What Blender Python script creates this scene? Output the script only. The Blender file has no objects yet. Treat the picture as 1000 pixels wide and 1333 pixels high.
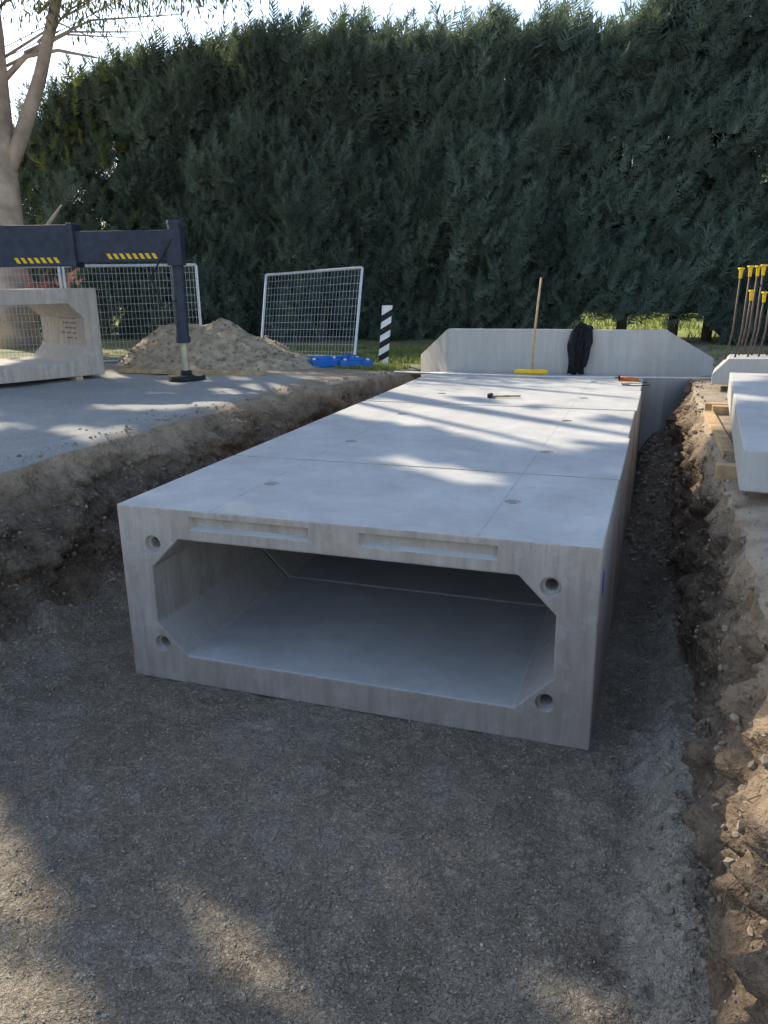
import bpy, math, random
import numpy as np
from mathutils import Vector, Matrix, noise
random.seed(7); rng=np.random.default_rng(7)
S=bpy.context.scene
col=S.collection
# ---------------------------------------------------------------- helpers
def ss(a,b,x):
    t=min(1,max(0,(x-a)/(b-a))); return t*t*(3-2*t)
def fr(x,y,z=0,o=4,h=0.9):
    return noise.fractal(Vector((x,y,z)),h,2.1,o)
def interp(y,pts):
    return float(np.interp(y,[p[0] for p in pts],[p[1] for p in pts]))
def np_mesh(name,V,F,mats,mi=None,smooth=False,parent=None):
    V=np.asarray(V,dtype=np.float32); F=np.asarray(F,dtype=np.int32)
    me=bpy.data.meshes.new(name); k=F.shape[1]
    me.vertices.add(len(V)); me.vertices.foreach_set('co',V.ravel())
    me.loops.add(F.size); me.loops.foreach_set('vertex_index',F.ravel())
    me.polygons.add(len(F)); me.polygons.foreach_set('loop_start',np.arange(0,F.size,k,dtype=np.int32))
    try: me.polygons.foreach_set('loop_total',np.full(len(F),k,dtype=np.int32))
    except Exception: pass
    for m in mats: me.materials.append(m)
    if mi is not None: me.polygons.foreach_set('material_index',np.asarray(mi,dtype=np.int32))
    me.polygons.foreach_set('use_smooth',np.full(len(F),smooth))
    me.update(calc_edges=True); me.validate()
    o=bpy.data.objects.new(name,me); col.objects.link(o)
    if parent: o.parent=parent
    return o
def empty(name,loc=(0,0,0)):
    e=bpy.data.objects.new(name,None); col.objects.link(e); e.empty_display_size=.2
    return e
class B:
    def __init__(s): s.v=[];s.f=[];s.m=[]
    def add(s,v,f,mi=0):
        n=len(s.v); s.v+= [tuple(p) for p in v]; s.f+=[tuple(i+n for i in q) for q in f]; s.m+=[mi]*len(f)
    def box(s,c,d,rot=None,mi=0):
        hx,hy,hz=d[0]/2,d[1]/2,d[2]/2
        P=[Vector((x*hx,y*hy,z*hz)) for x in(-1,1) for y in(-1,1) for z in(-1,1)]
        if rot is not None: P=[rot@p for p in P]
        P=[p+Vector(c) for p in P]
        s.add(P,[(0,1,3,2),(4,6,7,5),(0,4,5,1),(2,3,7,6),(0,2,6,4),(1,5,7,3)],mi)
    def tube(s,p0,p1,r0,r1=None,n=8,mi=0):
        s.limb([p0,p1],[r0,r0 if r1 is None else r1],n,mi)
    def limb(s,pts,rad,n=8,mi=0,jit=0):
        pts=[Vector(p) for p in pts]; V=[];F=[]
        up=Vector((0.3,0.9,0.1))
        for i,p in enumerate(pts):
            d=(pts[min(i+1,len(pts)-1)]-pts[max(i-1,0)]).normalized()
            a=d.cross(up)
            if a.length<.1: a=d.cross(Vector((1,0,0)))
            a.normalize(); b=d.cross(a); 
            for k in range(n):
                t=2*math.pi*k/n; r=rad[i]*(1+jit*random.uniform(-1,1))
                V.append(p+a*math.cos(t)*r+b*math.sin(t)*r)
        for i in range(len(pts)-1):
            for k in range(n):
                k2=(k+1)%n; F.append((i*n+k,i*n+k2,(i+1)*n+k2,(i+1)*n+k))
        F.append(tuple(range(n))[::-1]); F.append(tuple((len(pts)-1)*n+k for k in range(n)))
        s.add(V,F,mi)
    def prism(s,poly,ext,mi=0):
        n=len(poly); ext=Vector(ext)
        V=[Vector(p) for p in poly]+[Vector(p)+ext for p in poly]
        F=[tuple(range(n))[::-1],tuple(range(n,2*n))]+[(i,(i+1)%n,(i+1)%n+n,i+n) for i in range(n)]
        s.add(V,F,mi)
    def obj(s,name,mats,parent=None,bevel=0,smooth=False,M=None,seg=2):
        import bmesh
        me=bpy.data.meshes.new(name); me.from_pydata(s.v,[],s.f)
        for m in mats: me.materials.append(m)
        me.polygons.foreach_set('material_index',s.m)
        if M is not None: me.transform(M)
        bm=bmesh.new(); bm.from_mesh(me); bmesh.ops.recalc_face_normals(bm,faces=bm.faces); bm.to_mesh(me); bm.free()
        me.polygons.foreach_set('use_smooth',[smooth]*len(me.polygons))
        o=bpy.data.objects.new(name,me); col.objects.link(o)
        if parent: o.parent=parent
        if bevel:
            b=o.modifiers.new('bev','BEVEL'); b.width=bevel; b.segments=seg; b.limit_method='ANGLE'; b.angle_limit=.6
        return o
# ---------------------------------------------------------------- node helpers
def newmat(name):
    m=bpy.data.materials.new(name); m.use_nodes=True; nt=m.node_tree; nt.nodes.clear()
    out=nt.nodes.new('ShaderNodeOutputMaterial'); p=nt.nodes.new('ShaderNodeBsdfPrincipled')
    p.inputs['Specular IOR Level'].default_value=.25
    nt.links.new(p.outputs[0],out.inputs[0]); return m,nt,p,out
def put(nt,inp,v):
    if isinstance(v,bpy.types.NodeSocket): nt.links.new(v,inp)
    else: inp.default_value=v
def C(c): return (c[0],c[1],c[2],1)
def mixc(nt,f,a,b,mode='MIX'):
    n=nt.nodes.new('ShaderNodeMix'); n.data_type='RGBA'; n.blend_type=mode
    put(nt,n.inputs[0],f); put(nt,n.inputs[6],C(a) if isinstance(a,tuple) else a); put(nt,n.inputs[7],C(b) if isinstance(b,tuple) else b)
    return n.outputs[2]
def mth(nt,op,a,b=0):
    n=nt.nodes.new('ShaderNodeMath'); n.operation=op; put(nt,n.inputs[0],a); put(nt,n.inputs[1],b); return n.outputs[0]
def mr(nt,f,a,b,c=0.,d=1.):
    n=nt.nodes.new('ShaderNodeMapRange'); put(nt,n.inputs[0],f)
    for i,v in zip((1,2,3,4),(a,b,c,d)): n.inputs[i].default_value=v
    return n.outputs[0]
def pos(nt,sc=(1,1,1)):
    g=nt.nodes.new('ShaderNodeTexCoord'); m=nt.nodes.new('ShaderNodeMapping'); m.inputs['Scale'].default_value=sc
    nt.links.new(g.outputs['Object'],m.inputs[0]); return m.outputs[0]
def nz(nt,v,s,d=4,r=.6,dist=0):
    n=nt.nodes.new('ShaderNodeTexNoise'); nt.links.new(v,n.inputs['Vector']); n.inputs['Scale'].default_value=s
    n.inputs['Detail'].default_value=min(d,4); n.inputs['Roughness'].default_value=r; n.inputs['Distortion'].default_value=dist
    return n.outputs['Fac']
def vor(nt,v,s,out='Distance',feat='F1'):
    n=nt.nodes.new('ShaderNodeTexVoronoi'); n.feature=feat; nt.links.new(v,n.inputs['Vector']); n.inputs['Scale'].default_value=s
    return n.outputs[out]
def xyz(nt,v):
    n=nt.nodes.new('ShaderNodeSeparateXYZ'); nt.links.new(v,n.inputs[0]); return n.outputs
def bump(nt,p,h,st=.5,dist=.01,prev=None):
    b=nt.nodes.new('ShaderNodeBump'); b.inputs['Strength'].default_value=st; b.inputs['Distance'].default_value=dist
    nt.links.new(h,b.inputs['Height'])
    if prev: nt.links.new(prev,b.inputs['Normal'])
    nt.links.new(b.outputs[0],p.inputs['Normal']); return b.outputs[0]
def simple(name,c,rough=.6,metal=0,var=.25,scale=12,bmp=0.15):
    m,nt,p,o=newmat(name); v=pos(nt)
    f=nz(nt,v,scale,3); d=tuple(x*(1-var) for x in c); l=tuple(min(1,x*(1+var)) for x in c)
    put(nt,p.inputs['Base Color'],mixc(nt,mr(nt,f,.3,.7),d,l)); p.inputs['Roughness'].default_value=rough; p.inputs['Metallic'].default_value=metal
    if bmp>=.3: bump(nt,p,nz(nt,v,scale*6,2),bmp,.005)
    return m
# ---------------------------------------------------------------- materials
def concrete(name,top=(.56,.56,.55),side=(.49,.42,.36),lines=False,streak=1.):
    m,nt,p,o=newmat(name); v=pos(nt)
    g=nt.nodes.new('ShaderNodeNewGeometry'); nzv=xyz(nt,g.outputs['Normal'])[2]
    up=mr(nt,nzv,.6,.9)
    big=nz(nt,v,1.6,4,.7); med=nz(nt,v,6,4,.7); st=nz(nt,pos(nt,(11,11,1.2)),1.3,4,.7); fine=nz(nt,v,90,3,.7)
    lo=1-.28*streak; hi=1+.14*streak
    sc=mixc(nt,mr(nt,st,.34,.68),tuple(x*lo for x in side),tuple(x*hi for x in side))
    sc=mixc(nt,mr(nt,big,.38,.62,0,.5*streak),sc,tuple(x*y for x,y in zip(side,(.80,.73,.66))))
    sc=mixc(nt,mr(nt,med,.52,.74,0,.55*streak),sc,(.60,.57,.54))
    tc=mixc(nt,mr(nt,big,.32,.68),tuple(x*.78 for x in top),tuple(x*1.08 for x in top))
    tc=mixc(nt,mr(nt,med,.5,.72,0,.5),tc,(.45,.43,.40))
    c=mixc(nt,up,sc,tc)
    c=mixc(nt,mr(nt,fine,.3,.75,0,.28),c,(.27,.25,.23))
    vn=nt.nodes.new('ShaderNodeTexVoronoi'); nt.links.new(v,vn.inputs['Vector']); vn.inputs['Scale'].default_value=38
    pit=vn.outputs['Distance']; pr=xyz(nt,vn.outputs['Color'])[0]
    pm=mth(nt,'MULTIPLY',mr(nt,pit,.10,.16,1,0),mth(nt,'GREATER_THAN',pr,.8))
    c=mixc(nt,mth(nt,'MULTIPLY',pm,.5),c,(.16,.15,.14))
    if lines:
        X=xyz(nt,v)[0]; tot=None
        wob=mth(nt,'MULTIPLY',big,.02)
        for lx in (-2.52,-.86):
            dd=mth(nt,'ABSOLUTE',mth(nt,'SUBTRACT',mth(nt,'ADD',X,wob),lx))
            k=mr(nt,dd,.003,.009,1,0); tot=k if tot is None else mth(nt,'MAXIMUM',tot,k)
        Z=xyz(nt,v)[2]
        tot=mth(nt,'MULTIPLY',mth(nt,'MULTIPLY',tot,mth(nt,'GREATER_THAN',Z,1.1)),mth(nt,'MULTIPLY',up,mr(nt,med,.35,.6,.1,.6)))
        c=mixc(nt,tot,c,(.27,.27,.27))
    put(nt,p.inputs['Base Color'],c); p.inputs['Roughness'].default_value=.85
    h=mth(nt,'SUBTRACT',mth(nt,'ADD',mth(nt,'MULTIPLY',fine,.4),med),pm)
    bump(nt,p,h,.35,.008); return m
M_con=concrete('concrete_box_mat',lines=True)
M_con2=concrete('concrete_wall_mat',top=(.55,.54,.52),side=(.48,.47,.45),streak=.4)
def foliage(name,a,b,tr=.25,tc=(.26,.34,.08)):
    m,nt,p,o=newmat(name); v=pos(nt); f=nz(nt,v,.8,3); f2=nz(nt,v,9,1)
    k=mth(nt,'ADD',mth(nt,'MULTIPLY',f,.6),mth(nt,'MULTIPLY',f2,.4))
    c=mixc(nt,mr(nt,k,.38,.62),a,b); put(nt,p.inputs['Base Color'],c); p.inputs['Roughness'].default_value=.6
    if tr>0:
        t=nt.nodes.new('ShaderNodeBsdfTranslucent'); put(nt,t.inputs[0],mixc(nt,.5,c,tc))
        mx=nt.nodes.new('ShaderNodeMixShader'); mx.inputs[0].default_value=tr
        nt.links.new(p.outputs[0],mx.inputs[1]); nt.links.new(t.outputs[0],mx.inputs[2]); nt.links.new(mx.outputs[0],o.inputs[0])
    return m
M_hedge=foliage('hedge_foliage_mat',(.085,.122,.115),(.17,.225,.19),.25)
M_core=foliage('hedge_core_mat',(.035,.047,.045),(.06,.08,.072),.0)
M_glow=foliage('hedge_painted_sun_mat',(.15,.19,.06),(.28,.32,.10),.5,(.45,.5,.1))  # lighter, yellower copy of the hedge colour: sunlight painted into the leaves
M_gum=foliage('gum_leaf_mat',(.09,.12,.07),(.16,.19,.10),.3)
M_crown=foliage('gum_crown_mat',(.10,.13,.08),(.16,.19,.11),0)
M_grass=foliage('grass_blade_mat',(.12,.16,.035),(.26,.29,.08),.3)
M_red=foliage('red_leaf_mat',(.45,.10,.10),(.6,.25,.22),.3)
M_bark=simple('gum_bark_mat',(.42,.33,.275),.8,0,.35,2.5,.4)
M_twig=simple('conifer_bark_mat',(.12,.09,.07),.9,0,.3,3,.1)
M_steel=simple('galvanised_steel_mat',(.55,.57,.6),.45,.5,.12,20,.05)
M_dark=simple('dark_steel_paint_mat',(.03,.037,.058),.45,0,.3,8,.05)
M_rod=simple('steel_rod_mat',(.42,.38,.28),.4,.4,.2,8,.05)
M_yel=simple('yellow_plastic_mat',(.75,.48,.03),.45,0,.12,8,.03)
M_blue=simple('blue_plastic_mat',(.02,.14,.5),.45,0,.25,8,.05)
M_blk=simple('black_rubber_mat',(.02,.02,.022),.7,0,.3,10,.1)
M_wht=simple('white_paint_mat',(.75,.75,.74),.5,0,.1,12,.03)
M_wood=simple('timber_mat',(.45,.31,.18),.75,0,.3,9,.3)
M_cloth=simple('jacket_cloth_mat',(.012,.012,.016),.9,0,.4,25,.4)
M_rebar=simple('rebar_rust_mat',(.12,.09,.08),.6,.4,.3,30,.1)
M_bpaint=simple('blue_marking_paint_mat',(.06,.13,.5),.7,0,.3,25,.05)
M_orange=simple('orange_tool_mat',(.55,.15,.03),.5,0,.2,10,.05)
M_anch=simple('anchor_plug_mat',(.3,.3,.3),.8,0,.3,10,.05)
def m_wall():
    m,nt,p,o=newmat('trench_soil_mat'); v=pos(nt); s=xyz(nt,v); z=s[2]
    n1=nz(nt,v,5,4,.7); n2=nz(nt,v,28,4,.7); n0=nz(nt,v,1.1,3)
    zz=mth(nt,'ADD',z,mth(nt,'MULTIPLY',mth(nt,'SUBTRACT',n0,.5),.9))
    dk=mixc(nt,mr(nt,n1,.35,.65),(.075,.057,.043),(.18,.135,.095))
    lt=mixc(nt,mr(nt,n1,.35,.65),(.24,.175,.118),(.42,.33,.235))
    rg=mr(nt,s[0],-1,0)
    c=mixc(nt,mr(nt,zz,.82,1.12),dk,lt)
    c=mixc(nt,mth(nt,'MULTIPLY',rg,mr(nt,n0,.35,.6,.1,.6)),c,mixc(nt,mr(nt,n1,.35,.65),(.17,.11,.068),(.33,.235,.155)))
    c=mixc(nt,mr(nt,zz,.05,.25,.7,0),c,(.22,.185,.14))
    c=mixc(nt,mr(nt,n2,.5,.72,0,.45),c,(.40,.33,.25))
    c=mixc(nt,mr(nt,n2,.28,.45,.6,0),c,(.05,.037,.028))
    put(nt,p.inputs['Base Color'],c); p.inputs['Roughness'].default_value=.95
    b=bump(nt,p,n2,.9,.035); bump(nt,p,vor(nt,v,45),.5,.012,b); return m
def m_floor():
    m,nt,p,o=newmat('trench_gravel_mat'); v=pos(nt)
    big=nz(nt,v,.9,3,.6,.5); md=nz(nt,v,4,4,.72,1.6); lm=nz(nt,v,17,4,.75,.6); fn=nz(nt,v,55,3,.8)
    vn=nt.nodes.new('ShaderNodeTexVoronoi'); nt.links.new(v,vn.inputs['Vector']); vn.inputs['Scale'].default_value=130
    vc=xyz(nt,vn.outputs['Color'])[0]
    c=mixc(nt,mr(nt,big,.38,.62),(.225,.19,.142),(.33,.285,.22))
    c=mixc(nt,mr(nt,md,.5,.66,0,.55),c,(.44,.385,.30))
    lc=mr(nt,lm,.54,.62)
    c=mixc(nt,mth(nt,'MULTIPLY',lc,mr(nt,md,.42,.6,.0,.55)),c,(.54,.48,.39))
    c=mixc(nt,mr(nt,lm,.32,.46,.5,0),c,(.13,.105,.08))
    c=mixc(nt,mr(nt,vc,.84,.98,0,.6),c,(.60,.54,.46))
    c=mixc(nt,mr(nt,fn,.3,.5,.6,0),c,(.10,.08,.062))
    X=xyz(nt,v)[0]; Y=xyz(nt,v)[1]
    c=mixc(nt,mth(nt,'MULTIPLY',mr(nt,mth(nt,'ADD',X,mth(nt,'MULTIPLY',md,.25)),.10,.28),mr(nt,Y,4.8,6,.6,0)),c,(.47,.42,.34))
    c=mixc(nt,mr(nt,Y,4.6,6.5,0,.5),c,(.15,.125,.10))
    put(nt,p.inputs['Base Color'],c); p.inputs['Roughness'].default_value=.95
    b=bump(nt,p,md,.9,.08); b=bump(nt,p,mr(nt,lm,.44,.66),.9,.02,b); b=bump(nt,p,fn,.8,.012,b); return m
def m_plat(left):
    m,nt,p,o=newmat('road_asphalt_mat' if left else 'bank_dirt_mat'); v=pos(nt); X=xyz(nt,v)[0]; Y=xyz(nt,v)[1]
    big=nz(nt,v,.6,3); md=nz(nt,v,4,4,.7); fn=nz(nt,v,80,2,.75); vc=xyz(nt,vor(nt,v,90,'Color'))[0]
    dirt=mixc(nt,mr(nt,md,.35,.65),(.19,.145,.105),(.36,.295,.22)); dirt=mixc(nt,mr(nt,fn,.4,.7,0,.5),dirt,(.42,.37,.30))
    gr=mixc(nt,mr(nt,md,.35,.65),(.12,.15,.05),(.26,.28,.11))
    yy=mth(nt,'ADD',Y,mth(nt,'MULTIPLY',mth(nt,'SUBTRACT',md,.5),1.6))
    if left:
        asp=mixc(nt,mr(nt,big,.35,.65),(.27,.272,.27),(.36,.358,.35)); asp=mixc(nt,mr(nt,vc,.7,1,0,.5),asp,(.5,.5,.5))
        asp=mixc(nt,mr(nt,md,.52,.72,0,.55),asp,(.42,.39,.34)); asp=mixc(nt,mr(nt,fn,.3,.5,.5,0),asp,(.15,.15,.15))
        e=mth(nt,'ADD',yy,mth(nt,'MULTIPLY',X,-.12))
        c=mixc(nt,mr(nt,e,10.9,11.2),asp,dirt)
        c=mixc(nt,mr(nt,mth(nt,'ADD',X,mth(nt,'MULTIPLY',md,.3)),-4.6,-4.42),c,dirt)
        c=mixc(nt,mr(nt,yy,12.2,13.2,0,.7),c,gr)
    else:
        c=mixc(nt,mr(nt,yy,19,20.5),dirt,gr)
    c=mixc(nt,mr(nt,yy,18,20),c,mixc(nt,mr(nt,md,.35,.65),(.17,.20,.045),(.30,.31,.10)))
    put(nt,p.inputs['Base Color'],c); p.inputs['Roughness'].default_value=.92
    b=bump(nt,p,md,.4,.02); bump(nt,p,fn,.5,.008,b); return m
M_wall,M_floor,M_pl,M_pr=m_wall(),m_floor(),m_plat(True),m_plat(False)
M_stone=simple('stone_mat',(.27,.22,.165),.9,0,.5,9,.1)
M_stone2=simple('fine_gravel_mat',(.40,.35,.285),.9,0,.55,15,.1)
M_sand=simple('mound_soil_mat',(.40,.32,.225),.95,0,.35,6,.6)
# ---------------------------------------------------------------- terrain
def XLt(y): return interp(y,[(-6,-4.9),(4.8,-4.72),(9.2,-4.45),(10.9,-3.82),(12.5,-3.75)])+.07*fr(y*1.3,3.1)+.03*fr(y*6,8)
def XLb(y): return interp(y,[(-6,-4.2),(5,-4.15),(9,-3.95),(11,-3.5),(12.5,-3.45)])+.06*fr(y*1.1,9.7)
def XRb(y): return interp(y,[(-6,.34),(4.5,.33),(8,.22),(12,.22)])+.035*fr(y*1.4,19.7)
def XRt(y): return interp(y,[(-6,.50),(2.5,.50),(5,.47),(8.9,.40),(12,.40)])+.04*fr(y*1.6,29.7)+.02*fr(y*7,2)
def openn(y): return ss(-2.2,-.6,y)*(1-ss(14.5,17,y))
def plat(x,y):
    z=1.22-.1*ss(10.5,13,y)+1.3*ss(20,40,y)
    if abs(x)<40 and -5<y<40: z+=.03*fr(x*.5,y*.5,5)+.006*fr(x*5,y*5)
    return z
def floorz(x,y):
    z=.018*fr(x*2.5,y*2.5,1)+.014*fr(x*9,y*9,3)
    e=ss(.0,.26,x+.08*fr(x*2,y*2.2,7))
    z+=.14*e
    z+=(.42*ss(6.8,10.5,y))*ss(-.35,.0,x)+(.07*fr(x*4,y*4,11)+.04*fr(x*11,y*11,13))*ss(-.2,.05,x)
    z+=.18*ss(-3.6,-4.15,x)*(1+1.0*fr(x*3,y*3,2))
    return z
offs=list(np.arange(0,.6,.06))+list(np.arange(.6,4.2,.15))+list(np.arange(4.2,12,.45))
d=.6;x_=12.
while x_<400: offs.append(x_); x_+=d; d*=1.35
rows=[-400,-150,-60,-25,-12,-7,-5,-4,-3,-2.5,-2,-1.6]+list(np.arange(-1.2,1,.08))+list(np.arange(1,6,.04))+list(np.arange(6,12.6,.06))+list(np.arange(12.7,21,.3))
y_=21.5;d=.7
while y_<500: rows.append(y_); y_+=d; d*=1.22
NW,NF=34,100
V=[]
for y in rows:
    o=openn(y); xl,xlb,xrb,xrt=XLt(y),XLb(y),XRb(y),XRt(y)
    line=[]
    for q in offs[::-1]:
        x=xl-q; z=plat(x,y)-.05*o*math.exp(-q/.07); line.append((x,y,z))
    zt=line[-1][2]; zf=floorz(xlb,y)*o+zt*(1-o)
    for i in range(1,NW):
        t=i/NW; x=xl+(xlb-xl)*t**.8; z=zt+(zf-zt)*t
        w=o*min(1,t*6)*min(1,(1-t)*5)
        dd=.16*fr(y*1.3,z*2.2,4)+.09*fr(y*5,z*6,14)+.045*fr(y*16,z*16,24)
        line.append((x+dd*w,y+.03*w*fr(y*7,z*7,50),z+.02*w*fr(y*9,z*9,60)))
    for i in range(NF+1):
        t=i/NF; x=xlb+(xrb-xlb)*t; z=plat(x,y)*(1-o)+floorz(x,y)*o; line.append((x,y,z))
    ztr=plat(xrt,y)-.04*o; zf=line[-1][2]
    for i in range(1,NW):
        t=i/NW; x=xrb+(xrt-xrb)*t; z=zf+(ztr-zf)*t
        w=o*min(1,t*5)*min(1,(1-t)*6)
        dd=.12*fr(y*1.5,z*2.2,34)+.11*fr(y*5,z*5,44)+.055*fr(y*17,z*17,54)
        line.append((x+dd*w,y+.03*w*fr(y*7,z*7,70),z+.02*w*fr(y*9,z*9,80)))
    for q in offs:
        x=xrt+q; line.append((x,y,plat(x,y)-.04*o*math.exp(-q/.07)))
    V+=line
nc=len(line); no=len(offs)
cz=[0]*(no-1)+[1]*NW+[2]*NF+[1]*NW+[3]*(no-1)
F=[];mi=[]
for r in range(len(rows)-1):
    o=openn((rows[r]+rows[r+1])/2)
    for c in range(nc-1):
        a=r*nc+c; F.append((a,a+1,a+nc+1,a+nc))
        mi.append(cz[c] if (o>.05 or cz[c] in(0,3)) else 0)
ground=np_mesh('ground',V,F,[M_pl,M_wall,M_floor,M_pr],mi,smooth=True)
Vg=np.array(V).reshape(len(rows),nc,3)
# ---------------------------------------------------------------- stones
ph=(1+5**.5)/2
ico=np.array([(-1,ph,0),(1,ph,0),(-1,-ph,0),(1,-ph,0),(0,-1,ph),(0,1,ph),(0,-1,-ph),(0,1,-ph),(ph,0,-1),(ph,0,1),(-ph,0,-1),(-ph,0,1)])/1.9
icf=np.array([(0,11,5),(0,5,1),(0,1,7),(0,7,10),(0,10,11),(1,5,9),(5,11,4),(11,10,2),(10,7,6),(7,1,8),(3,9,4),(3,4,2),(3,2,6),(3,6,8),(3,8,9),(4,9,5),(2,4,11),(6,2,10),(8,6,7),(9,8,1)])
def stones(name,P,R,mat):
    n=len(P); P=np.array(P); R=np.array(R)
    sc=rng.uniform(.55,1.2,(n,1,3))*R[:,None,None]
    jit=1+rng.uniform(-.22,.22,(n,12,1))
    A=rng.uniform(0,6.28,n); X=ico[None]*jit*sc
    ca,sa=np.cos(A)[:,None],np.sin(A)[:,None]
    V=np.stack([X[...,0]*ca-X[...,1]*sa,X[...,0]*sa+X[...,1]*ca,X[...,2]],-1)+P[:,None]
    F=(icf[None]+12*np.arange(n)[:,None,None]).reshape(-1,3)
    return np_mesh(name,V.reshape(-1,3),F,[mat])
r0=[i for i,y in enumerate(rows) if -1<y<12.3]
P=[];R=[]
for k in range(6500):
    r=random.choice(r0); c=(no-1+random.randint(1,NW)) if random.random()<.45 else (no-1+NW+NF+random.randint(0,NW))
    p=Vg[r,c]+rng.normal(0,.012,3); P.append(p); R.append(.005+.02*random.random()**5)
for k in range(3400):
    y=random.uniform(.5,11.6)
    if random.random()<.6: x=XLb(y)+abs(random.gauss(0,.16)); 
    else: x=XRb(y)-abs(random.gauss(0,.13)); 
    s=.005+.022*random.random()**5*(1.3 if y>6 else .8)
    P.append((x,y,floorz(x,y)+s*.2)); R.append(s)
for k in range(700):
    y=random.uniform(7.2,11.4); x=random.uniform(-.18,XRb(y)); s=.008+.03*random.random()**3; P.append((x,y,floorz(x,y)+s*.3)); R.append(s)
for k in range(1500):
    y=random.uniform(0,12); x=(XRt(y)+abs(random.gauss(0,.5))) if random.random()<.5 else XLt(y)-abs(random.gauss(0,.25)); s=.006+.02*random.random()**4; P.append((x,y,plat(x,y)+s*.2-.01)); R.append(s)
stones('loose_stones',P,R,M_stone)
P=[];R=[]
for k in range(34000):
    y=1.6+4.5*random.random()**1.3; x=random.uniform(-4.1,.3)
    nn=abs(fr(x*1.6,y*1.6,77,3))
    if nn>.10 and random.random()<.85: continue
    if -3.2<x<-.2 and y>4: continue
    s=.002+.0055*random.random()**3; P.append((x,y,floorz(x,y)+s*.3)); R.append(s)
stones('gravel',P,R,M_stone2)
b=B()
for k in range(90):
    r=random.choice(r0); left=random.random()<.5
    c=(no-1+random.randint(3,NW//2)) if left else (no-1+NW+NF+random.randint(NW//3,NW-4))
    p=Vector(Vg[r,c]); s=1 if left else -1; L_=random.uniform(.05,.18)
    b.limb([p-Vector((s*.02,0,0)),p+Vector((s*.04,random.gauss(0,.03),-.3*L_)),p+Vector((s*.05,random.gauss(0,.05),-L_))],[.003,.0025,.001],4)
b.obj('exposed_roots',[M_twig])
# ---------------------------------------------------------------- culvert
def culvert(name,M,length,x0=-3.2,w=2.99,h=1.2,front=True,parent=None):
    tw,th,c1=.22,.2,.21
    i=[(tw+c1,th),(w-tw-c1,th),(w-tw,th+c1),(w-tw,h-th-c1),(w-tw-c1,h-th),(tw+c1,h-th),(tw,h-th-c1),(tw,th+c1)]
    ou=[(0,0),(tw+c1,0),(w-tw-c1,0),(w,0),(w,th+c1),(w,h-th-c1),(w,h),(w-tw-c1,h),(tw+c1,h),(0,h),(0,h-th-c1),(0,th+c1)]
    V=[];
    for y in(0,length):
        V+=[(a,y,b) for a,b in ou]+[(a,y,b) for a,b in i]
    F=[]
    for b in(0,20):
        O=lambda k:b+k%12
        I=lambda k:b+12+k%8
        F+=[(O(1),O(2),I(1),I(0)),(O(4),O(5),I(3),I(2)),(O(7),O(8),I(5),I(4)),(O(10),O(11),I(7),I(6)),
            (O(2),O(3),O(4),I(2),I(1)),(O(5),O(6),O(7),I(4),I(3)),(O(8),O(9),O(10),I(6),I(5)),(O(11),O(0),O(1),I(0),I(7))]
    for k in range(12): F.append((k,(k+1)%12,20+(k+1)%12,20+k))
    for k in range(8): F.append((12+k,12+(k+1)%8,32+(k+1)%8,32+k))
    b=B(); b.add(V,F); o=b.obj(name,[M_con],parent,bevel=.010,M=M)
    cu=B()
    if front:
        for hx,hz in ((.245,.265),(.245,.955),(w-.255,.26),(w-.255,.955)):
            cu.tube((hx,-.05,hz),(hx,.035,hz),.062,.054,28); 
        cu2=B()
        for hx,hz in ((.245,.265),(.245,.955),(w-.255,.26),(w-.255,.955)):
            cu2.tube((hx,-.06,hz),(hx,.25,hz),.036,.036,24)
        for a,bb in ((.52,1.33),(1.64,2.45)):
            cu.add([(a-.02,-.05,1.048),(bb+.02,-.05,1.048),(bb+.02,-.05,1.168),(a-.02,-.05,1.168),(a+.02,.04,1.092),(bb-.02,.04,1.092),(bb-.02,.04,1.15),(a+.02,.04,1.15)],
              [(0,1,2,3),(4,5,6,7),(0,1,5,4),(1,2,6,5),(2,3,7,6),(3,0,4,7)])
    for hx in (.72,w-.6):
        cu.tube((hx,length*.5,h-.014),(hx,length*.5,h+.05),.05,.07,24)
    cuts=[cu]+([cu2] if front else [])
    tmp=[]
    for q in cuts:
        c=q.obj('cut',[M_con],M=M); tmp.append(c)
        md=o.modifiers.new('b','BOOLEAN'); md.operation='DIFFERENCE'; md.object=c; md.solver='EXACT'
    dg=bpy.context.evaluated_depsgraph_get(); dg.update()
    me=bpy.data.meshes.new_from_object(o.evaluated_get(dg)); o.modifiers.clear(); o.data=me
    for c in tmp: bpy.data.objects.remove(c)
    a=B()
    for hx in (.72,w-.6):
        a.tube((hx,length*.5,h-.03),(hx,length*.5,h-.006),.024,.024,12)
    a.obj('lifting_anchor',[M_anch],o,M=M)
    return o
for k in range(5):
    dx=[0,.006,-.008,.01,-.004][k]
    cv=culvert('concrete_box_culvert' ,Matrix.Translation((-3.2+dx,4.0+1.5*k+(.004 if k==1 else 0),[0,.002,-.003,.002,0][k])),[1.486,1.486,1.484,1.484,1.49][k],front=(k==0))
    if k<4:
        y0=4.0+1.5*k+1.493; b=B()
        b.box((-1.705,y0,.10),(2.94,.024,.17)); b.box((-1.705,y0,1.085),(2.94,.024,.15))
        b.box((-3.09,y0,.6),(.17,.024,.82)); b.box((-.32,y0,.6),(.17,.024,.82))
        for sx in(-1,1):
            for z0,z1 in ((.19,.40),(1.01,.80)):
                xo=-1.705+sx*1.275
                b.prism([(xo,y0-.011,z0),(xo,y0-.011,z1),(xo-sx*.20,y0-.011,z0)],(0,.022,0))
        b.obj('joint_light_seal',[M_blk],cv)  # black filler added in the gap to stop light leaking inside
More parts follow.
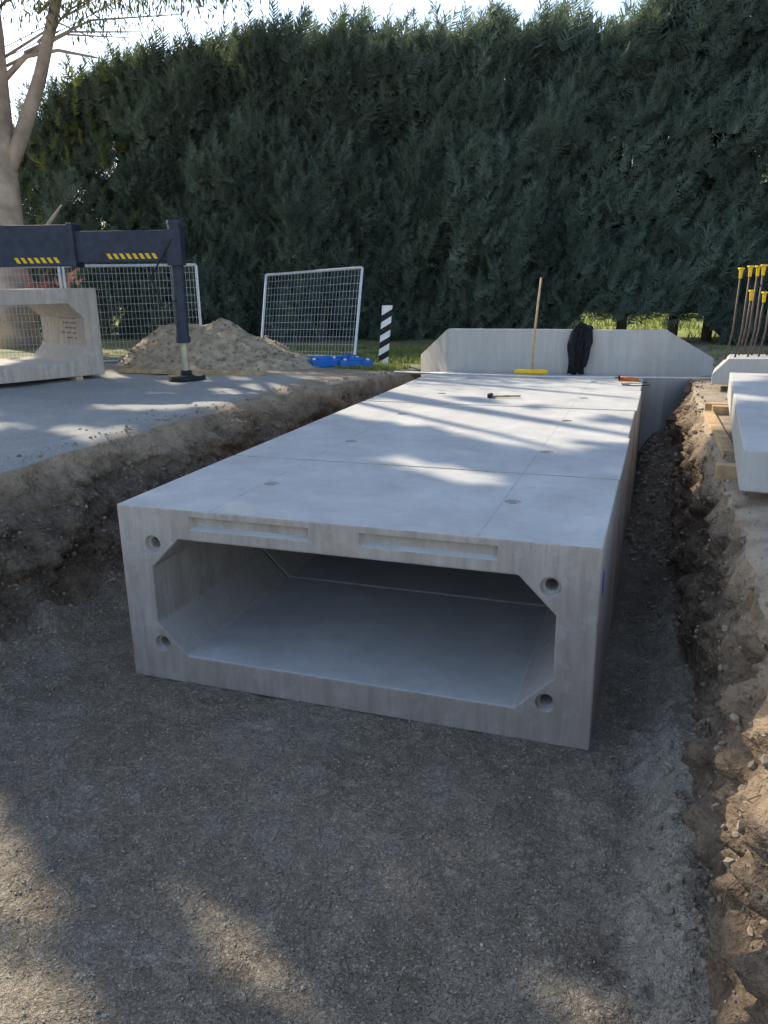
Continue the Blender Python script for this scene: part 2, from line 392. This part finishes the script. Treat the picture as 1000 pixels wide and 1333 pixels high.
b=B(); b.prism([(-.2085,4.16,.96),(-.2085,4.20,1.02),(-.2085,4.21,.90),(-.2085,4.18,.86)],(.002,0,0)); b.prism([(-.2085,4.25,.98),(-.2085,4.27,.97),(-.2085,4.26,.84),(-.2085,4.24,.84)],(.002,0,0))
b.obj('blue_survey_mark',[M_bpaint])
ax=Vector((.434,.901,0)); ay=Vector((-.901,.434,0))
C0=Vector((-7.62,9.62,0))-ax*2.99
M2=Matrix(((ax.x,ay.x,0,C0.x),(ax.y,ay.y,0,C0.y),(0,0,1,1.27),(0,0,0,1)))
u2=culvert('concrete_box_culvert',M2,1.49,front=False)
b=B()
for k,(yy,n) in enumerate([(.93,9),(.86,7),(.79,6),(.72,8),(.65,5)]):
    for j in range(n):
        if random.random()<.15: continue
        b.box((2.99-.2225,.3+j*.062+.01*k,yy-.14),(.002,.042,.02))
b.obj('stencil_text',[M_dark],u2,M=M2)
b=B()
for t in (.3,2.6): b.box((t,.75,-.04),(.1,1.5,.075))
b.obj('timber_dunnage',[M_wood],M=M2)
# ---------------------------------------------------------------- headwall
hw=empty('concrete_headwall')
b=B(); b.box((-1.48,11.60,.8),(3.06,.16,2.03)); b.obj('wall_panel',[M_con2],hw,bevel=.015)
b=B(); b.prism([(-3.015,11.52,-.2),(-3.66,12.34,-.2),(-3.66,12.34,1.36),(-3.015,11.52,1.81)],(.12,.09,0)); b.obj('wing_wall',[M_con2],hw,bevel=.012)
b=B(); b.prism([(.055,11.52,-.2),(.70,12.34,-.2),(.70,12.34,1.38),(.055,11.52,1.81)],(-.12,.09,0)); b.obj('wing_wall',[M_con2],hw,bevel=.012)
# ---------------------------------------------------------------- objects on the culvert
br=empty('push_broom')
b=B(); b.limb([(-1.69,11.12,1.28),(-1.67,11.13,1.9),(-1.62,11.16,2.52)],[.016,.015,.014],10); b.obj('handle',[M_wood],br,smooth=True)
b=B(); b.box((-1.70,11.1,1.275),(.46,.06,.05)); b.obj('head',[M_yel],br,bevel=.01)
b=B()
for k in range(110):
    x=-1.92+.44*k/109; yy=11.1+random.uniform(-.025,.025); b.tube((x,yy,1.26),(x+random.uniform(-.012,.012),yy+random.uniform(-.02,.02),1.205),.003,.002,4)
b.obj('bristles',[M_yel],br)
def jacket():
    b=B(); nx,ns=22,40; V=[]
    path=[(0,11.73,1.45),(.15,11.72,1.7),(.25,11.69,1.83),(.33,11.6,1.86),(.42,11.50,1.83),(.55,11.475,1.68),(.8,11.455,1.42),(1,11.43,1.22)]
    for j in range(ns):
        t=j/(ns-1); yy=np.interp(t,[p[0] for p in path],[p[1] for p in path]); zz=np.interp(t,[p[0] for p in path],[p[2] for p in path])
        w=.10+.05*math.sin(t*3.0)+.02*math.sin(t*13)
        cx=-1.1+.03*math.sin(t*5)
        for i in range(nx):
            u=i/(nx-1)*2-1
            f=.028*math.sin(u*9+t*4)+.03*fr(u*2.5,t*5,3)
            V.append((cx+u*w,yy-abs(f)-.02*(1-u*u),zz+.02*fr(u*2,t*3,9)+(.03*(1-u*u) if .2<t<.5 else 0)))
    F=[(j*nx+i,j*nx+i+1,(j+1)*nx+i+1,(j+1)*nx+i) for j in range(ns-1) for i in range(nx-1)]
    b.add(V,F); 
    b.limb([(-1.02,11.47,1.8),(-.98,11.44,1.66),(-1.0,11.42,1.45),(-1.03,11.40,1.32)],[.05,.055,.045,.04],10,0,.15)
    b.limb([(-1.17,11.47,1.8),(-1.2,11.44,1.6),(-1.18,11.40,1.35),(-1.16,11.39,1.24)],[.05,.055,.045,.05],10,0,.15)
    b.limb([(-1.16,11.5,1.86),(-1.1,11.47,1.89),(-1.03,11.5,1.86)],[.035,.045,.03],10,0,.2)
    o=b.obj('draped_jacket',[M_cloth],smooth=True); s=o.modifiers.new('s','SOLIDIFY'); s.thickness=.012
jacket()
b=B(); b.limb([(-3.65,10.98,1.235),(-1.5,10.97,1.222),(.75,10.88,1.27)],[.016,.016,.016],8); b.obj('aluminium_pole',[M_steel],smooth=True)
hm=empty('sledge_hammer'); b=B(); b.limb([(-1.83,9.02,1.222),(-1.5,9.08,1.225)],[.014,.012],8); b.obj('handle',[M_wood],hm,smooth=True)
b=B(); b.box((-1.84,9.02,1.228),(.045,.12,.045)); b.obj('head',[M_blk],hm,bevel=.006)
ag=empty('angle_grinder'); b=B(); b.limb([(-.50,10.7,1.25),(-.38,10.72,1.25),(-.26,10.72,1.24)],[.034,.03,.024],12); b.obj('body',[M_orange],ag,smooth=True)
b=B(); b.tube((-.5,10.66,1.27),(-.5,10.66,1.276),.06,.06,20); b.tube((-.5,10.69,1.24),(-.5,10.6,1.3),.013,.013,8); b.obj('disc',[M_blk],ag)
b=B(); b.limb([(-.26,10.72,1.22),(-.15,10.75,1.21),(-.12,10.5,1.21),(-.3,10.4,1.209),(-.45,10.45,1.209)],[.006]*5,6); b.obj('cord',[M_blk],ag)
# ---------------------------------------------------------------- right bank items
sl=empty('precast_concrete_slab')
b=B(); b.prism([(.49,4.95,1.31),(3.4,4.62,1.31),(3.4,8.7,1.31),(.67,8.95,1.31)],(0,0,.25)); b.obj('slab',[M_con2],sl,bevel=.01)
b=B(); b.prism([(.86,7.3,1.562),(.93,7.6,1.562),(.98,7.55,1.562),(.92,7.28,1.562)],(0,0,.002)); b.obj('paint_mark',[M_bpaint],sl)
b=B(); b.box((1.5,5.62,1.26),(2.2,.1,.1),Matrix.Rotation(-.05,3,'Z')); b.box((1.5,8.3,1.26),(2.0,.1,.1)); b.box((.62,8.6,1.25),(.35,.12,.08)); b.box((.50,7.3,1.24),(.1,1.9,.05),Matrix.Rotation(.04,3,'Z')); b.obj('timber_dunnage',[M_wood],bevel=.004)
wu=empty('precast_wing_unit')
b=B(); b.prism([(.56,10.0,1.30),(.56,10.0,1.42),(.72,10.0,1.60),(3.6,9.9,1.64),(3.6,9.9,1.30)],(.05,.55,0)); b.obj('body',[M_con2],wu,bevel=.012)
b=B(); b.box((1.0,10.2,1.25),(.1,.8,.1)); b.box((2.8,10.2,1.25),(.1,.8,.1)); b.obj('dunnage',[M_wood],wu)
rb=empty('starter_bars')
for k,(x,y,zt) in enumerate([(.76,10.35,2.55),(.84,10.15,2.57),(.90,10.4,2.30),(.98,10.2,2.58),(1.04,10.4,2.28),(1.10,10.25,2.55),(.95,10.5,2.57),(1.2,10.4,2.3)]):
    b=B(); b.limb([(x-.05,y,1.55),(x,y,1.9),(x+.02,y,zt-.02)],[.011]*3,8); b.obj('bar',[M_rebar],rb,smooth=True)
    b=B(); b.limb([(x+.02,y,zt-.07),(x+.02,y,zt+.02),(x+.02,y,zt+.035),(x+.02,y,zt+.05)],[.018,.022,.040,.034],12); b.obj('cap',[M_yel],rb)
# ---------------------------------------------------------------- mound
def mound():
    V=[];F=[];n=80
    for j in range(n):
        for i in range(n):
            u=i/(n-1)*2-1; v=j/(n-1)*2-1
            x=-6.75+2.1*u; y=11.75+1.35*v
            r=math.hypot((u+.05 if u<0 else u*1.25),v)
            h=.72*max(0,1-r)**1.05*(1+.25*fr(u*2,v*2,4))-.03
            h+=.30*math.exp(-((u+.55)**2*9+(v+.1)**2*6))*(1-ss(.8,1,r))
            h+=.07*fr(x*3,y*3,8)*ss(1.0,.7,r)+.04*fr(x*12,y*12,3)*ss(1,.8,r)
            V.append((x,y,plat(x,y)+h))
    F=[(j*n+i,j*n+i+1,(j+1)*n+i+1,(j+1)*n+i) for j in range(n-1) for i in range(n-1)]
    np_mesh('soil_mound',V,F,[M_sand],smooth=True)
    P=[];R=[]
    for k in range(1500):
        v=random.choice(V); 
        if v[2]-plat(v[0],v[1])<-.01: continue
        P.append((v[0]+random.uniform(-.03,.03),v[1],v[2]+.005)); R.append(.01+.03*random.random()**3)
    stones('mound_stones',P,R,M_stone)
mound()
b=B(); b.box((-6.6,10.25,1.25),(2.4,.1,.06),Matrix.Rotation(.05,3,'Z')); b.obj('timber_plank',[M_wood],bevel=.004)
# ---------------------------------------------------------------- fences
def fence(name,bl,br,tr,tl,foot=True):
    bl,br,tr,tl=[Vector(p) for p in (bl,br,tr,tl)]
    e=empty(name)
    pt=lambda u,v:(bl*(1-u)+br*u)*(1-v)+(tl*(1-u)+tr*u)*v
    b=B(); r=.026
    for a,c in (((0,0),(0,1)),((1,0),(1,1)),((0,.03),(1,.03)),((0,1),(1,1))): b.tube(pt(*a),pt(*c),r,r,10)
    b.obj('frame',[M_steel],e,smooth=False)
    b=B(); W=(br-bl).length; H=(tl-bl).length
    n=int(W/.065)
    for i in range(1,n): b.tube(pt(i/n,.03),pt(i/n,1),.003,.003,4)
    n=int(H/.13)
    for i in range(1,n): b.tube(pt(0,i/n),pt(1,i/n),.0035,.0035,4)
    b.obj('mesh',[M_steel],e)
    if foot:
        b=B()
        for p in (bl,br): b.box(p+Vector((0,0,.03)),(.25,.62,.12),Matrix.Rotation(.5,3,'Z'))
        b.obj('feet',[M_wht],e,bevel=.02)
fence('temporary_fence_panel',(-7.19,13.6,1.13),(-5.29,13.6,1.12),(-5.32,14.2,2.73),(-7.36,14.35,2.63),False)
fp=[(-14.2,9.3),(-12,10.5),(-9.9,11.7),(-8.05,13.1)]
for k in range(3):
    (x0,y0),(x1,y1)=fp[k],fp[k+1]
    fence('temporary_fence_panel',(x0,y0,1.12),(x1-.06,y1-.03,1.12),(x1-.06,y1-.03,2.82),(x0,y0,2.82))
def block(x,y,r,sz=1):
    b=B(); R=Matrix.Rotation(r,3,'Z'); z=plat(x,y)
    b.box((x,y,z+.07*sz),(.55*sz,.24*sz,.13*sz),R,0); b.box(Vector((x,y,z+.155*sz)),(.26*sz,.17*sz,.05*sz),R,0)
    for t in(-.19,.19): b.tube(Vector((x,y,z+.13*sz))+R@Vector((t*sz,0,0)),Vector((x,y,z+.165*sz))+R@Vector((t*sz,0,0)),.035*sz,.03*sz,12,1)
    b.obj('blue_fence_foot',[M_blue,M_wht],bevel=.015)
for q in ((-5.42,12.1,.4),(-5.0,12.3,.1),(-5.15,11.9,.9),(-4.65,12.05,.3),(-5.0,12.6,-.3)): block(*q,.95)
p0=Vector((-4.5,12.9,1.1)); p1=Vector((-4.42,12.95,2.1)); n=9
wdt=Vector((.085,.02,0)); th=Vector((-.01,.04,0))
bp=B(); 
for i in range(n):
    a=p0.lerp(p1,i/n); c=p0.lerp(p1,(i+1)/n); sk=Vector((0,0,.05))
    lo=(-sk if i>0 else Vector()); hi=(-sk if i<n-1 else Vector())
    bp.prism([a-wdt+lo,a+wdt-lo*1.0,c+wdt-hi*1.0,c-wdt+hi],th,i%2)
bp.obj('striped_marker_post',[M_wht,M_blk])
# ---------------------------------------------------------------- crane outrigger
og=empty('crane_outrigger')
bd=Vector((-.93,-.37,0)).normalized(); ang=math.atan2(bd.y,bd.x); Rb=Matrix.Rotation(ang,3,'Z')
L=Vector((-6.34,9.74,0))
b=B(); b.box(L+bd*.72+Vector((0,0,3.0)),(1.30,.24,.40),Rb); b.obj('inner_beam',[M_dark],og,bevel=.012)
b=B(); b.box(L+bd*3.9+Vector((0,0,3.02)),(5.2,.34,.52),Rb); b.box(L+bd*1.33+Vector((0,0,3.02)),(.08,.37,.56),Rb); b.obj('outer_beam',[M_dark],og,bevel=.012)
b=B(); b.tube(L+Vector((0,0,1.75)),L+Vector((0,0,3.28)),.085,.085,16); b.tube(L+Vector((0,0,3.28)),L+Vector((0,0,3.33)),.1,.09,16); b.tube(L+Vector((0,0,1.72)),L+Vector((0,0,1.8)),.1,.1,16); b.box(L+Vector((0,0,2.98)),(.2,.28,.46),Rb); b.obj('jack_cylinder',[M_dark],og)
b=B(); b.tube(L+Vector((0,0,1.3)),L+Vector((0,0,1.75)),.05,.05,16); b.obj('jack_rod',[M_rod],og,smooth=False)
b=B(); b.tube(L+Vector((0,0,1.225)),L+Vector((0,0,1.27)),.27,.25,28); b.tube(L+Vector((0,0,1.27)),L+Vector((0,0,1.34)),.09,.07,16); b.obj('foot_pad',[M_blk],og)
nrm=Vector((bd.y,-bd.x,0)); 
if nrm.y>0: nrm=-nrm
b=B()
def hz(s0,s1,z0,z1,off):
    s=s0
    while s<s1-.03:
        A=[L+bd*(s)+Vector((0,0,z0)),L+bd*(s+.045)+Vector((0,0,z0)),L+bd*(s+.045+.04)+Vector((0,0,z1)),L+bd*(s+.04)+Vector((0,0,z1))]
        b.prism([p+nrm*off for p in A],nrm*.003); s+=.085
hz(.22,.85,2.84,2.91,.122); hz(1.5,2.1,2.80,2.87,.172)
b.obj('hazard_stripes',[M_yel],og)
b=B(); b.limb([L+bd*-.05+Vector((.0,-.14,3.1)),L+bd*.25+Vector((0,-.2,2.6)),L+bd*.12+Vector((0,-.2,2.2)),L+Vector((0,-.09,2.3))],[.012]*4,6); b.obj('hydraulic_hose',[M_blk],og)
# ---------------------------------------------------------------- foliage sprays
def spray_tpl(n=15):
    T=[]
    bx,by=random.uniform(-.15,.15),random.uniform(-.15,.15)
    ax_=lambda t:np.array([bx*t*t,by*t*t,t])
    for i in range(n):
        t=.03+.92*i/n
        for s in(-1,1):
            w=.30*(1-.8*t)+.03; az=random.uniform(-.9,.9)
            tip=ax_(t)+np.array([s*w*math.cos(az),w*math.sin(az),.15+.1*random.random()])
            T.append([ax_(t),ax_(t+.055),tip])
            mid=ax_(t)*.5+tip*.5; T.append([mid,mid+np.array([0,0,.05]),mid+np.array([s*.06,random.uniform(-.1,.1),.12])])
    T.append([ax_(.9)-np.array([.015,0,0]),ax_(.9)+np.array([.015,0,0]),ax_(1.15)])
    return np.array(T)
TPL=[spray_tpl() for _ in range(6)]
def sprays(name,P,D,Sc,mat,parent=None):
    P=np.array(P);D=np.array(D);Sc=np.array(Sc);D/=np.linalg.norm(D,axis=1)[:,None]
    n=len(P); out=[]
    rnd=rng.normal(0,1,(n,3)); Xa=np.cross(D,rnd); Xa/=np.linalg.norm(Xa,axis=1)[:,None]; Ya=np.cross(D,Xa)
    idx=rng.integers(0,len(TPL),n)
    for k in range(len(TPL)):
        s=idx==k; T=TPL[k].reshape(-1,3)
        W=(T[None,:,0,None]*Xa[s][:,None]+T[None,:,1,None]*Ya[s][:,None]+T[None,:,2,None]*D[s][:,None])*Sc[s][:,None,None]+P[s][:,None]
        out.append(W.reshape(-1,3))
    V=np.concatenate(out); F=np.arange(len(V)).reshape(-1,3)
    return np_mesh(name,V,F,[mat],parent=parent)
def ztop(x): return interp(x,[(-18,4.6),(-17,6.0),(-15.5,7.1),(-13,7.7),(-9.5,7.9),(-6,7.5),(-2,7.3),(1,7.9),(14,8.6)])+.6*fr(x*.9,2,3)
def yf(x,z):
    p=x*.8-z*.6; q=x*.6+z*.8
    return 18.0+.7*fr(x*.4,z*.35,6,3)+.75*fr(p*1.0,q*.4,16,3)+.35*fr(p*2.6,q*1.2,26,2)+.12*max(0,z-4)
def zbot(x):
    g=ss(-2.6,-1.7,x)*(1-ss(.6,1.4,x)); return 1.0+.7*g+.25*abs(fr(x*2,1,2))
def hole(x,z):
    return (-1.8<x<2.8 and 3.4<z<5.3 and fr(x*1.3,z*2.4,91,3)>.12)
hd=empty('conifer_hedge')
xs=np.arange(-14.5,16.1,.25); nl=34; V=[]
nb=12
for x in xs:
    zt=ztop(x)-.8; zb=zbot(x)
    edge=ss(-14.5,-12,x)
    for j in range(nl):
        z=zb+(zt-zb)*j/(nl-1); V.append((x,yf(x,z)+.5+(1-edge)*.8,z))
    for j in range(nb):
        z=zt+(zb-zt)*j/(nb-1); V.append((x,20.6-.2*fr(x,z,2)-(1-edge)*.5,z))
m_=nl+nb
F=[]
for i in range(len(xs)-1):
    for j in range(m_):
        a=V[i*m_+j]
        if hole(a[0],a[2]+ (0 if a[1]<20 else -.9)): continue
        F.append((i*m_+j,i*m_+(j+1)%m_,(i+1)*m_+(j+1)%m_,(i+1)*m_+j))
np_mesh('light_blocking_core',V,F,[M_core],smooth=True,parent=hd)  # solid dark shell added inside the hedge to block light
P=[];D=[];Q=[]
for k in range(21000):
    x=random.uniform(-17.6,15); zt=ztop(x)
    if x<-14.2 and random.random()<.3+.5*ss(-14.2,-17.6,x): continue
    z=zbot(x)+(zt-zbot(x))*random.random()
    if hole(x,z) and random.random()<.65: continue
    y=yf(x,z)+random.random()**1.5*.6-.05
    P.append((x,y,z-.2)); D.append((.45+random.gauss(0,.33),-.5+random.gauss(0,.33),.7+random.gauss(0,.3))); Q.append(random.uniform(.28,.62))
for k in range(3600):
    x=random.uniform(-17.6,15); zt=ztop(x); P.append((x,random.uniform(18.3,20.8),zt-.8+random.random()*.5)); D.append((.45+random.gauss(0,.22),random.gauss(0,.3),1)); Q.append(random.uniform(.5,1.05))
for k in range(1800):
    x=random.uniform(-17,15); z=random.uniform(zbot(x),ztop(x)); P.append((x,20.6,z-.2)); D.append((.3+random.gauss(0,.4),.6,.7)); Q.append(random.uniform(.5,.9))
for k in range(1000):
    t=random.random(); x=-14.5-3.1*t; z=random.uniform(1.5,ztop(x)); P.append((x,random.uniform(18,20.5),z)); D.append((-.6+random.gauss(0,.35),random.gauss(0,.4),.8)); Q.append(random.uniform(.5,.9))
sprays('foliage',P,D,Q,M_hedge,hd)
P=[];D=[];Q=[]
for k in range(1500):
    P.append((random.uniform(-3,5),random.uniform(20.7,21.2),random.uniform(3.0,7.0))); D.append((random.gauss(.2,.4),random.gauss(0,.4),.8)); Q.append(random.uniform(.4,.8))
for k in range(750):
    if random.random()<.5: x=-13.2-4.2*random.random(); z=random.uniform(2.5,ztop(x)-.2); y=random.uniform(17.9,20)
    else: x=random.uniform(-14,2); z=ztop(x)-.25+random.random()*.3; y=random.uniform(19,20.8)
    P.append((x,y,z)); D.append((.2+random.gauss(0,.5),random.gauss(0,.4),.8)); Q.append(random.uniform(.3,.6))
sprays('sun_tinted_foliage',P,D,Q,M_glow,hd)
b=B()
for k in range(30):
    x=-16.6+k*1.1+random.uniform(-.3,.3); b.limb([(x,19.2,.8),(x+.1,19.3,3),(x+random.uniform(-.3,.5),19.3,ztop(x)-.8)],[.13,.09,.03],8,0,.1)
    if x<-12:
        for j in range(5):
            z=2+j*.9; s=random.choice((-1,1)); b.limb([(x,19.3,z),(x+s*.8,19.0,z+.5),(x+s*1.3,18.8,z+1.0)],[.05,.03,.012],5)
b.obj('trunks',[M_twig],hd,smooth=True)
P=[];D=[];Q=[]
for k in range(3500):
    x=random.uniform(-60,45); h=4.5+2*fr(x*.12,3,1); z=2+random.random()**.8*max(1,h-1.5); P.append((x,46+random.uniform(-2,2)+fr(x*.3,z*.3)*2,z-.6)); D.append((random.gauss(0,.5),-.4,.9)); Q.append(random.uniform(1.2,2.4))
sprays('distant_trees',P,D,Q,M_hedge)
P=[];D=[];Q=[]
for k in range(90):
    a=np.array([random.gauss(0,.33),random.gauss(0,.3),random.gauss(0,.22)]); P.append(np.array([-12.8,14.6,2.3])+a); D.append((random.gauss(0,.5),random.gauss(0,.5),.8)); Q.append(random.uniform(.15,.3))
rs=empty('red_shrub')
sprays('foliage',P,D,Q,M_red,rs)
b=B()
for k in range(7):
    b.limb([(-12.8,14.6,1.05),(-12.8+random.gauss(0,.12),14.6+random.gauss(0,.1),1.7),(-12.8+random.gauss(0,.3),14.6+random.gauss(0,.25),2.4)],[.02,.014,.006],5)
b.obj('stems',[M_twig],rs)
def grass(name,rects,n):
    V=[];F=[]
    for (x0,x1,y0,y1,h,w) in rects:
        for k in range(int(n*w)):
            x=random.uniform(x0,x1); y=random.uniform(y0,y1)
            if fr(x*1.5,y*1.5,9)<-.1: continue
            z=plat(x,y)-.01; a=random.uniform(0,6.28); hh=h*random.uniform(.5,1.2); q=.012+.004*y/10
            i=len(V); V+=[(x-q*math.cos(a),y-q*math.sin(a),z),(x+q*math.cos(a),y+q*math.sin(a),z),(x+random.gauss(0,.3)*hh,y+random.gauss(0,.3)*hh,z+hh)]; F.append((i,i+1,i+2))
    np_mesh(name,V,F,[M_grass])
grass('grass',[(-9,-3.9,12.2,16,.10,.5),(-4.9,-3.9,11.6,12.5,.08,.1),(-6,5,20,36,.22,1.0),(.8,6,12.5,17,.10,.25)],12000)
# ---------------------------------------------------------------- sun
EL=math.radians(36); sd=Vector((-.8712,.4909,0)).normalized()
ea=(-sd.x,-sd.y); ec=(.4909,.8712); cot=1/math.tan(EL)
def sunlit(a0,c):
    n=fr(a0*.55+3,c*1.25,21,3); n2=fr(a0*1.3,c*2.6,31,2)
    k=n+.35*n2
    if c<.78+.05*n2 and a0<-1.2+.3*n2: return True
    if 1.12<c<1.31 and -2.9<a0<-1.8: return True
    if (a0+2.1)**2/.035+(c-1.95)**2/.008<1: return True
    if (a0+1.2)**2/.09+(c-2.0)**2/.016<1: return True
    if 2.0<c<2.85 and -.4<a0<.9: return True
    if (a0+2.2)**2/.5+(c-4.0)**2/.045<1: return True
    if c<4.9 and a0>-5: return False
    if 5.0<c<9.9 and -7.6<a0<-2.0+.35*(c-4.8): return k>-.38-.06*(c-5)
    if a0<-5 and c<6: return k>.08
    if a0<-6 and c>=6: return k>-.15
    return k>.6
trees=[(-14.1,15.0),(-17.8,8.2)]
Ps=[[],[]]
for k in range(46000):
    a0=random.uniform(-15,5); c=random.uniform(-4,12); z=random.uniform(9.5,14)
    if sunlit(a0,c): continue  # unseen leaf cards, left out wherever a sun patch should fall
    a=a0-cot*z; x=ea[0]*a+ec[0]*c; y=ea[1]*a+ec[1]*c
    if (z-2.55)<.31*math.hypot(x,y): continue
    Ps[0 if (x-trees[0][0])**2+(y-trees[0][1])**2<(x-trees[1][0])**2+(y-trees[1][1])**2 else 1].append((x,y,z))
def leafcards(P,size,asp,droop=False):
    P=np.array(P); n=len(P)
    A=rng.normal(0,1,(n,3)); 
    if droop: A[:,2]=-abs(A[:,2])*2.5-1
    A/=np.linalg.norm(A,axis=1)[:,None]; Bv=np.cross(A,rng.normal(0,1,(n,3))); Bv/=np.linalg.norm(Bv,axis=1)[:,None]
    s=(size*rng.uniform(.6,1.3,n))[:,None]; w=s*asp
    V=np.stack([P-A*s*.5,P+Bv*w*.5,P+A*s*.5,P-Bv*w*.5],1).reshape(-1,3)
    return V,np.arange(4*n).reshape(-1,4)
R_=Vector((.94,.33,0))
for ti,(tx,ty) in enumerate(trees):
    e=empty('gum_tree')
    b=B()
    zb=1.0
    if ti==0:
        b.limb([(tx-.1,ty,zb),(tx-.12,ty+.02,2.6),(tx-.05,ty,4),(tx+.05,ty,5.5),(tx+.25,ty,7.5),(tx+.35,ty,10),(tx-.1,ty,13)],[.52,.43,.40,.36,.29,.2,.07],16,0,.05)
        p=Vector((tx,ty,4.6)); b.limb([p,p+R_*.55+Vector((0,0,.9)),p+R_*1.15+Vector((0,0,2.1)),p+R_*1.8+Vector((0,0,3.8)),p+R_*2.5+Vector((0,0,6.2))],[.2,.17,.14,.10,.04],10)
        p=Vector((tx+.03,ty,6.4)); b.limb([p,p+R_*.9+Vector((0,0,.75)),p+R_*1.6+Vector((0,0,.85)),p+R_*2.4+Vector((0,0,.7))],[.08,.055,.035,.02],8)
        p=Vector((tx,ty,4.4)); b.limb([p,p-R_*.6+Vector((0,0,1.2)),p-R_*1.4+Vector((0,0,3.3)),p-R_*2+Vector((0,0,6))],[.22,.18,.13,.06],10)
        p=Vector((tx,ty,2.9)); b.limb([p,p+R_*.5+Vector((0,0,.4)),p+R_*1.3+Vector((0,0,1.3))],[.1,.07,.02],8)
        for j in range(14):
            q=p=Vector((tx,ty,6.5+random.random()*2))+R_*random.uniform(0,1.5); b.limb([p,p+R_*random.uniform(.6,1.5)+Vector((0,0,random.uniform(.3,.9))),p+R_*random.uniform(1.6,3.4)+Vector((0,0,random.uniform(.3,1.6)))],[.035,.022,.008],5)
    else:
        b.limb([(tx,ty,zb),(tx+.1,ty,4),(tx,ty+.1,8),(tx-.2,ty,13)],[.45,.36,.28,.08],14,0,.04)
    for k in range(16):
        q=random.choice(Ps[ti]); s=Vector((tx,ty,random.uniform(7,10))); q=Vector(q); m=s.lerp(q,.5)+Vector((0,0,.6))
        if ti==0 and q.x>-13 : continue
        b.limb([s,m,q],[.09,.06,.02],6)
    b.obj('trunk_and_limbs',[M_bark],e,smooth=True)
    V1,F1=leafcards(Ps[ti],.42,.6)
    np_mesh('dapple_crown',V1,F1,[M_crown],parent=e)
    if ti==0:
        P=[]
        cl=[(1.6,8.4),(2.2,8.9),(2.9,8.5),(3.6,8.8),(4.2,8.5),(1.0,8.9),(4.9,8.7),(2.6,8.0),(3.4,8.3),(0.3,8.5),(-.5,8.4),(1.8,8.2),(5.4,8.9),(4.6,9.1),(3.3,9.2),(2.4,9.3),(5.0,8.5)]
        for (l,z) in cl:
            for k in range(260):
                c=Vector((tx,ty,z))+R_*(l+random.gauss(0,.36))+Vector((random.gauss(0,.3),random.gauss(0,.4),0)); P.append((c.x,c.y,c.z+random.gauss(0,.26)-abs(random.gauss(0,.18))))
        V1,F1=leafcards(P,.17,.22,True); np_mesh('hanging_leaves',V1,F1,[M_gum],parent=e)
b=B()
for k in range(2):
    b.limb([Vector((-24,14+k*.5,5.0)).lerp(Vector((-9,26+k*.5,15)),t)+Vector((0,0,-.8*math.sin(math.pi*t))) for t in np.linspace(0,1,12)],[.012]*12,5)
b.obj('overhead_cable',[M_blk])
# ---------------------------------------------------------------- light
sun=bpy.data.lights.new('sun','SUN'); sun.energy=7; sun.angle=math.radians(.53); sun.color=(1,.88,.69)
so=bpy.data.objects.new('sun',sun); col.objects.link(so)
dv=Vector((sd.x*math.cos(EL),sd.y*math.cos(EL),math.sin(EL))); so.rotation_euler=dv.to_track_quat('Z','Y').to_euler(); so.location=dv*60
w=bpy.data.worlds.new('World'); S.world=w; w.use_nodes=True; nt=w.node_tree; nt.nodes.clear()
sk=nt.nodes.new('ShaderNodeTexSky'); sk.sky_type='NISHITA'; sk.sun_disc=False; sk.sun_elevation=EL; sk.sun_rotation=math.atan2(sd.x,sd.y)
sk.air_density=1.0; sk.dust_density=.8; sk.ozone_density=.8
bg=nt.nodes.new('ShaderNodeBackground'); bg.inputs[1].default_value=.31; ow=nt.nodes.new('ShaderNodeOutputWorld')
hs=nt.nodes.new('ShaderNodeHueSaturation'); hs.inputs['Saturation'].default_value=.88
nt.links.new(sk.outputs[0],hs.inputs['Color']); nt.links.new(hs.outputs[0],bg.inputs[0]); nt.links.new(bg.outputs[0],ow.inputs[0])
# ---------------------------------------------------------------- camera
cam=bpy.data.cameras.new('camera'); co=bpy.data.objects.new('camera',cam); col.objects.link(co)
cam.sensor_fit='VERTICAL'; cam.sensor_height=24; cam.lens=1030/1333*24; cam.clip_end=2000
Fw=Vector((-.3169,.9049,-.2840)).normalized(); Rr=Vector((.9452,.3264,-.0147)); Rr=(Rr-Fw*Rr.dot(Fw)).normalized(); Up=Rr.cross(Fw)
co.matrix_world=Matrix(((Rr.x,Up.x,-Fw.x,0),(Rr.y,Up.y,-Fw.y,0),(Rr.z,Up.z,-Fw.z,2.55),(0,0,0,1)))
S.camera=co
S.view_settings.view_transform='Standard'; S.view_settings.look='None'; S.view_settings.exposure=0
